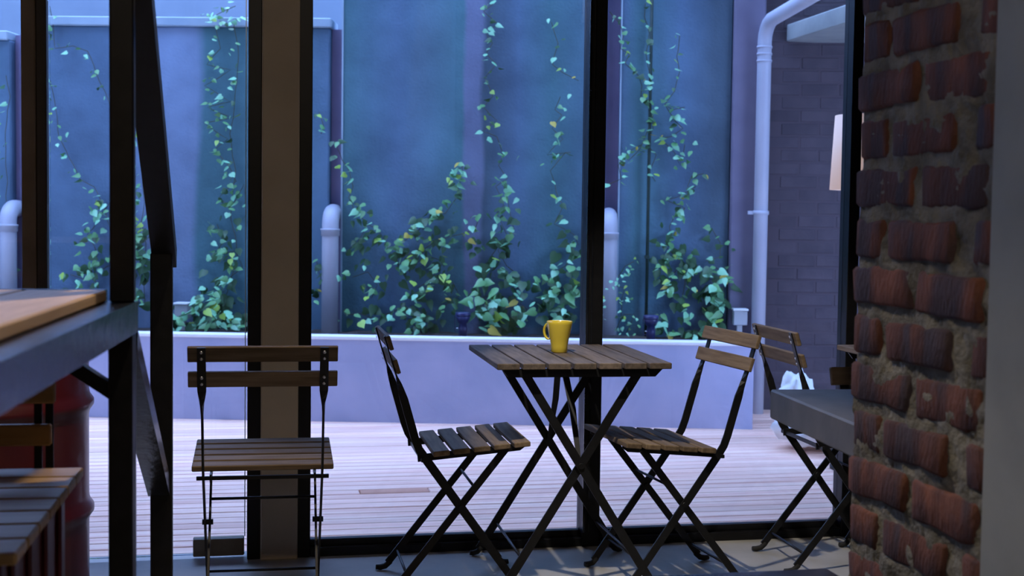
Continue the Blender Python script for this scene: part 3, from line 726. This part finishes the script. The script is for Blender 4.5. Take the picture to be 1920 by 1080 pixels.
def make_table():
    t = empty('bistro_table')
    sl = MB().cbox(-0.0335, 0.0335, -0.297, 0.297, -0.009, 0.009, 0.002).mesh('table_slat', M['table_wood'])
    for i in range(7):
        link('table_slat', sl, t, loc=((i - 3) * 0.0765, 0, 0.692))
    for yy in (-0.262, 0.252):
        b = MB()
        prof = [(-0.245, 0.683), (-0.225, 0.657), (0.222, 0.657), (0.247, 0.683)]
        v = [(x, yy - 0.003, z_) for x, z_ in prof] + [(x, yy + 0.003, z_) for x, z_ in prof]
        b.add(v, [(0, 1, 2, 3), (7, 6, 5, 4), (0, 4, 5, 1), (1, 5, 6, 2), (2, 6, 7, 3), (3, 7, 4, 0)]).build('rail', M['black_steel'], t)
        for sx in (-1, 1):
            y2 = yy + (0.012 if yy < 0 else -0.012) + sx * 0.0045
            MB().strip([((sx * 0.182, y2, 0.680), (1, 0, 0), 0.026, 0.006), ((-sx * 0.228, y2, 0.024), (1, 0, 0), 0.026, 0.006)]).build('leg', M['black_steel'], t)
            b = MB(); foot_curl(b, (-sx * 0.235, y2, 0), (-0.8 * sx, 0, 0)); b.build('foot', M['rubber'], t)
        y3 = yy + (0.012 if yy < 0 else -0.012)
        MB().tube([(0, y3 - 0.012, 0.389), (0, y3 + 0.012, 0.389)], 0.009, 10).build('pivot', M['black_steel'], t)
        MB().strip([((-0.012, yy * 0.12, 0.678), (1, 0, 0), 0.020, 0.005), ((0.0, yy * 0.5, 0.54), (1, 0, 0), 0.020, 0.005), ((0, y3 + (0.014 if yy < 0 else -0.014), 0.389), (1, 0, 0), 0.012, 0.005)]).build('brace', M['black_steel'], t)
    for sx in (-1, 1):
        MB().tube([(sx * 0.170, -0.250, 0.108), (sx * 0.170, 0.240, 0.108)], 0.0045, 8).build('crossbar', M['black_steel'], t)
    MB().bar((-0.012, -0.06, 0.680), (-0.012, 0.06, 0.680), X_, 0.024, 0.004).build('lock_plate', M['black_steel'], t)
    return t
t1 = make_table()
t1.location = (1.03, 4.07, 0); t1.rotation_euler = (0, 0, R(-2.0))
tag(t1, 'slatted folding bistro table carrying the yellow mug', 'table', 'folding bistro tables')
t2 = copy_tree(t1)
t2.location = (2.315, 3.985, 0); t2.rotation_euler = (0, 0, R(-2.0))
tag(t2, 'slatted bistro table showing only one grey corner beside the brick pier', 'table', 'folding bistro tables')

# ---- mug
mg = empty('mug', (1.020, 4.10, 0.7012), label='yellow ceramic mug standing on the slatted bistro table', cat='mug')
MB().lathe([(0.0, 0.0), (0.0235, 0.0), (0.026, 0.003), (0.0265, 0.02), (0.030, 0.042), (0.0365, 0.068), (0.0405, 0.09), (0.0415, 0.0985), (0.0405, 0.1), (0.0385, 0.0985),
            (0.0375, 0.09), (0.0335, 0.068), (0.027, 0.042), (0.0235, 0.02), (0.021, 0.006), (0.0, 0.005)], n=40).build('body', M['mug'], mg)
hd = []
for a in range(0, 181, 15):
    hd.append((-0.034 - 0.019 * math.sin(R(a)), 0.0, 0.066 + 0.026 * math.cos(R(a))))
hd[0] = (-0.037, 0, 0.093); hd[-1] = (-0.031, 0, 0.042)
b = MB(); b.strip([(p, (0, 1, 0), 0.011, 0.0055) for p in hd], True); h = b.build('handle', M['mug'], mg); h.rotation_euler = (0, 0, R(-38))

# ---- bar table with tall steel frame
bt = empty('bar_table', (-0.21, 2.44, 0), R(-4.0), label='high bar table with pale planks in a glossy black steel edge', cat='table')
def W(b, name, m, par=None, root=bt): 
    o = b.build(name, m, par or root)
    if not par: o.matrix_parent_inverse = Matrix.Translation(-root.location)
    return o
pw = 0.135
for i in range(6):
    x1 = -0.212 - i * (pw + 0.004)
    W(MB().cbox(x1 - pw, x1, 0.7, 2.418, 0.968, 0.988, 0.003), 'plank', M['bar_wood'])
W(MB().box(-0.216, -0.163, 0.7, 2.455, 0.962, 0.967).box(-0.168, -0.163, 0.7, 2.455, 0.912, 0.962), 'edge_rail', M['gloss_steel'])
W(MB().box(-1.05, -0.2165, 2.421, 2.455, 0.930, 0.988), 'end_rail', M['gloss_steel'])
W(MB().cbox(-0.207, -0.166, 2.402, 2.453, 0.0, 0.911, 0.003), 'leg', M['black_steel'])
W(MB().cbox(-1.05, -1.01, 2.402, 2.453, 0.0, 0.929, 0.003), 'leg', M['black_steel'])
W(MB().cbox(-0.207, -0.166, 0.70, 0.75, 0.0, 0.911, 0.003), 'leg', M['black_steel'])
W(MB().cbox(-1.05, -1.01, 0.70, 0.75, 0.0, 0.967, 0.003), 'leg', M['black_steel'])
W(MB().bar((-0.19, 2.428, 0.80), (-0.395, 2.428, 0.94), Y_, 0.03, 0.024), 'brace', M['black_steel'])
fr = empty('brace_stand', (-0.16, 2.43, 0), label='tall black steel frame with slanted rails standing at the end of the bar table', cat='frame')
W(MB().cbox(-0.207, -0.166, 2.404, 2.451, 0.9675, 2.30, 0.003), 'post', M['black_steel'], root=fr)
W(MB().cbox(-0.189, -0.138, 3.27, 3.32, 0.0, 1.03, 0.003), 'post', M['black_steel'], root=fr)
W(MB().bar((-0.166, 2.455, 1.525), (-0.158, 3.345, 1.015), X_, 0.055, 0.05), 'slanted_rail', M['black_steel'], root=fr)
W(MB().bar((-0.189, 2.462, 0.895), (-0.168, 3.268, 0.47), X_, 0.05, 0.045), 'slanted_rail', M['gloss_steel'], root=fr)

# ---- slatted stool on a red box, and the drum behind it
sb = empty('slatted_stool', (-0.26, 2.52, 0), R(-2.0), label='honey wood slatted seat on a red base tucked under the bar table', cat='stool')
pitch = (2.522 - 1.885) / 7
for i in range(7):
    y0 = 1.885 + i * pitch
    W(MB().cbox(-0.745, -0.262, y0, y0 + pitch - 0.008, 0.642, 0.660, 0.003), 'seat_slat', M['stool_wood'], root=sb)
W(MB().box(-0.72, -0.290, 1.93, 2.48, 0.0, 0.642), 'base', M['red'], root=sb)
for yy in (1.99, 2.12, 2.26, 2.40):
    W(MB().cbox(-0.290, -0.281, yy - 0.018, yy + 0.018, 0.01, 0.63, 0.004), 'rib', M['red'], root=sb)
for zz, x1 in ((0.776, -0.313), (0.699, -0.320)):
    W(MB().cbox(-0.70, x1, 2.520, 2.536, zz, zz + 0.039, 0.003), 'back_slat', M['stool_wood'], root=sb)
for x in (-0.346, -0.326, -0.66):
    W(MB().bar((x, 2.544, 0.60), (x, 2.544, 0.81), X_, 0.014, 0.005), 'back_upright', M['black_steel'], root=sb)
W(MB().box(-0.70, -0.31, 2.48, 2.5465, 0.60, 0.64), 'back_bracket', M['black_steel'], root=sb)
dr = empty('steel_drum', (-0.645, 3.62, 0), label='red steel oil drum standing behind the slatted stool', cat='drum')
prof = [(0.0, 0.03), (0.27, 0.03), (0.272, 0.0), (0.284, 0.0), (0.286, 0.02), (0.28, 0.03)]
for zc in (0.35, 0.63):
    prof += [(0.28, zc - 0.035), (0.283, zc - 0.02), (0.293, zc - 0.006), (0.293, zc + 0.006), (0.283, zc + 0.02), (0.28, zc + 0.035)]
prof += [(0.28, 0.865), (0.286, 0.875), (0.287, 0.89), (0.28, 0.895), (0.272, 0.89), (0.27, 0.87), (0.0, 0.87)]
MB().lathe(prof, n=56).build('body', M['red'], dr)
MB().lathe([(0.03, 0.87), (0.03, 0.885), (0.02, 0.888), (0.001, 0.888)], (0.14, 0.05, 0), 16).build('bung', M['black_steel'], dr)

# ---- grey slab table at the pier, and a low black bench
st = empty('slab_table', (1.225, 2.89, 0), R(-5.0), label='thick grey slab tabletop jutting out from behind the brick pier', cat='table')
MB().cbox(0.0, 1.15, -0.53, 0.0, 0.667, 0.735, 0.004).build('tabletop', M['slab'], st)
for x, y in ((0.45, -0.45), (0.45, -0.08), (1.07, -0.45), (1.07, -0.08)):
    MB().cbox(x - 0.025, x + 0.025, y - 0.025, y + 0.025, 0.0, 0.667, 0.003).build('leg', M['black_steel'], st)
bn = empty('low_bench', (0.75, 2.25, 0), label='edge of a low glossy black bench at the foot of the brick pier', cat='bench')
W(MB().cbox(0.28, 1.139, 2.02, 2.387, 0.415, 0.45, 0.004), 'seat', M['gloss_steel'], root=bn)
for x in (0.32, 1.09):
    for y in (2.06, 2.35):
        W(MB().cbox(x - 0.018, x + 0.018, y - 0.018, y + 0.018, 0.0, 0.415, 0.003), 'leg', M['black_steel'], root=bn)

# ---- ceiling spotlights and one added fill (above the frame)
def ceiling_spot(loc, target, power, col_, label, size=0.05, angle=120):
    t = empty('ceiling_spotlight', loc, label=label, cat='spotlight', group='ceiling spotlights')
    MB().lathe([(0.05, 0.17), (0.05, 0.19), (0.012, 0.19)], n=20).build('rose', M['black_steel'], t)
    MB().tube([(0, 0, 0.10), (0, 0, 0.18)], 0.01, 10).build('stem', M['black_steel'], t)
    MB().lathe([(0.03, 0.10), (0.055, 0.06), (0.06, 0.02), (0.056, 0.02), (0.05, 0.058), (0.0, 0.08)], n=20).build('housing', M['black_steel'], t)
    ld = bpy.data.lights.new('spot_lamp', 'SPOT'); ld.energy = power; ld.color = col_; ld.shadow_soft_size = size
    ld.spot_size = R(angle); ld.spot_blend = 0.35
    lo = bpy.data.objects.new('spot_lamp', ld); COL.objects.link(lo); lo.parent = t; lo.location = (0, 0, 0.0)
    d_ = Vector(target) - Vector(loc); lo.rotation_euler = d_.to_track_quat('-Z', 'Y').to_euler()
ceiling_spot((0.50, 2.87, 2.53), (1.80, 4.1, 0.0), SPOT_POWER, (1.0, 0.91, 0.80), 'black ceiling spotlight aimed at the mug table', 0.025, 42)
ceiling_spot((0.20, 3.05, 2.53), (-0.25, 2.4, 0.6), SPOT_BAR_POWER, (1.0, 0.82, 0.62), 'black ceiling spotlight aimed at the bar table', 0.03, 92)
ceiling_spot((0.2, 0.3, 2.53), (0.6, 2.0, 0.8), SPOT_FILL_POWER, (1.0, 0.84, 0.68), 'unseen spotlight added near the middle of the room as fill', 0.06, 150)  # fill lamp added to lift the column and chairs
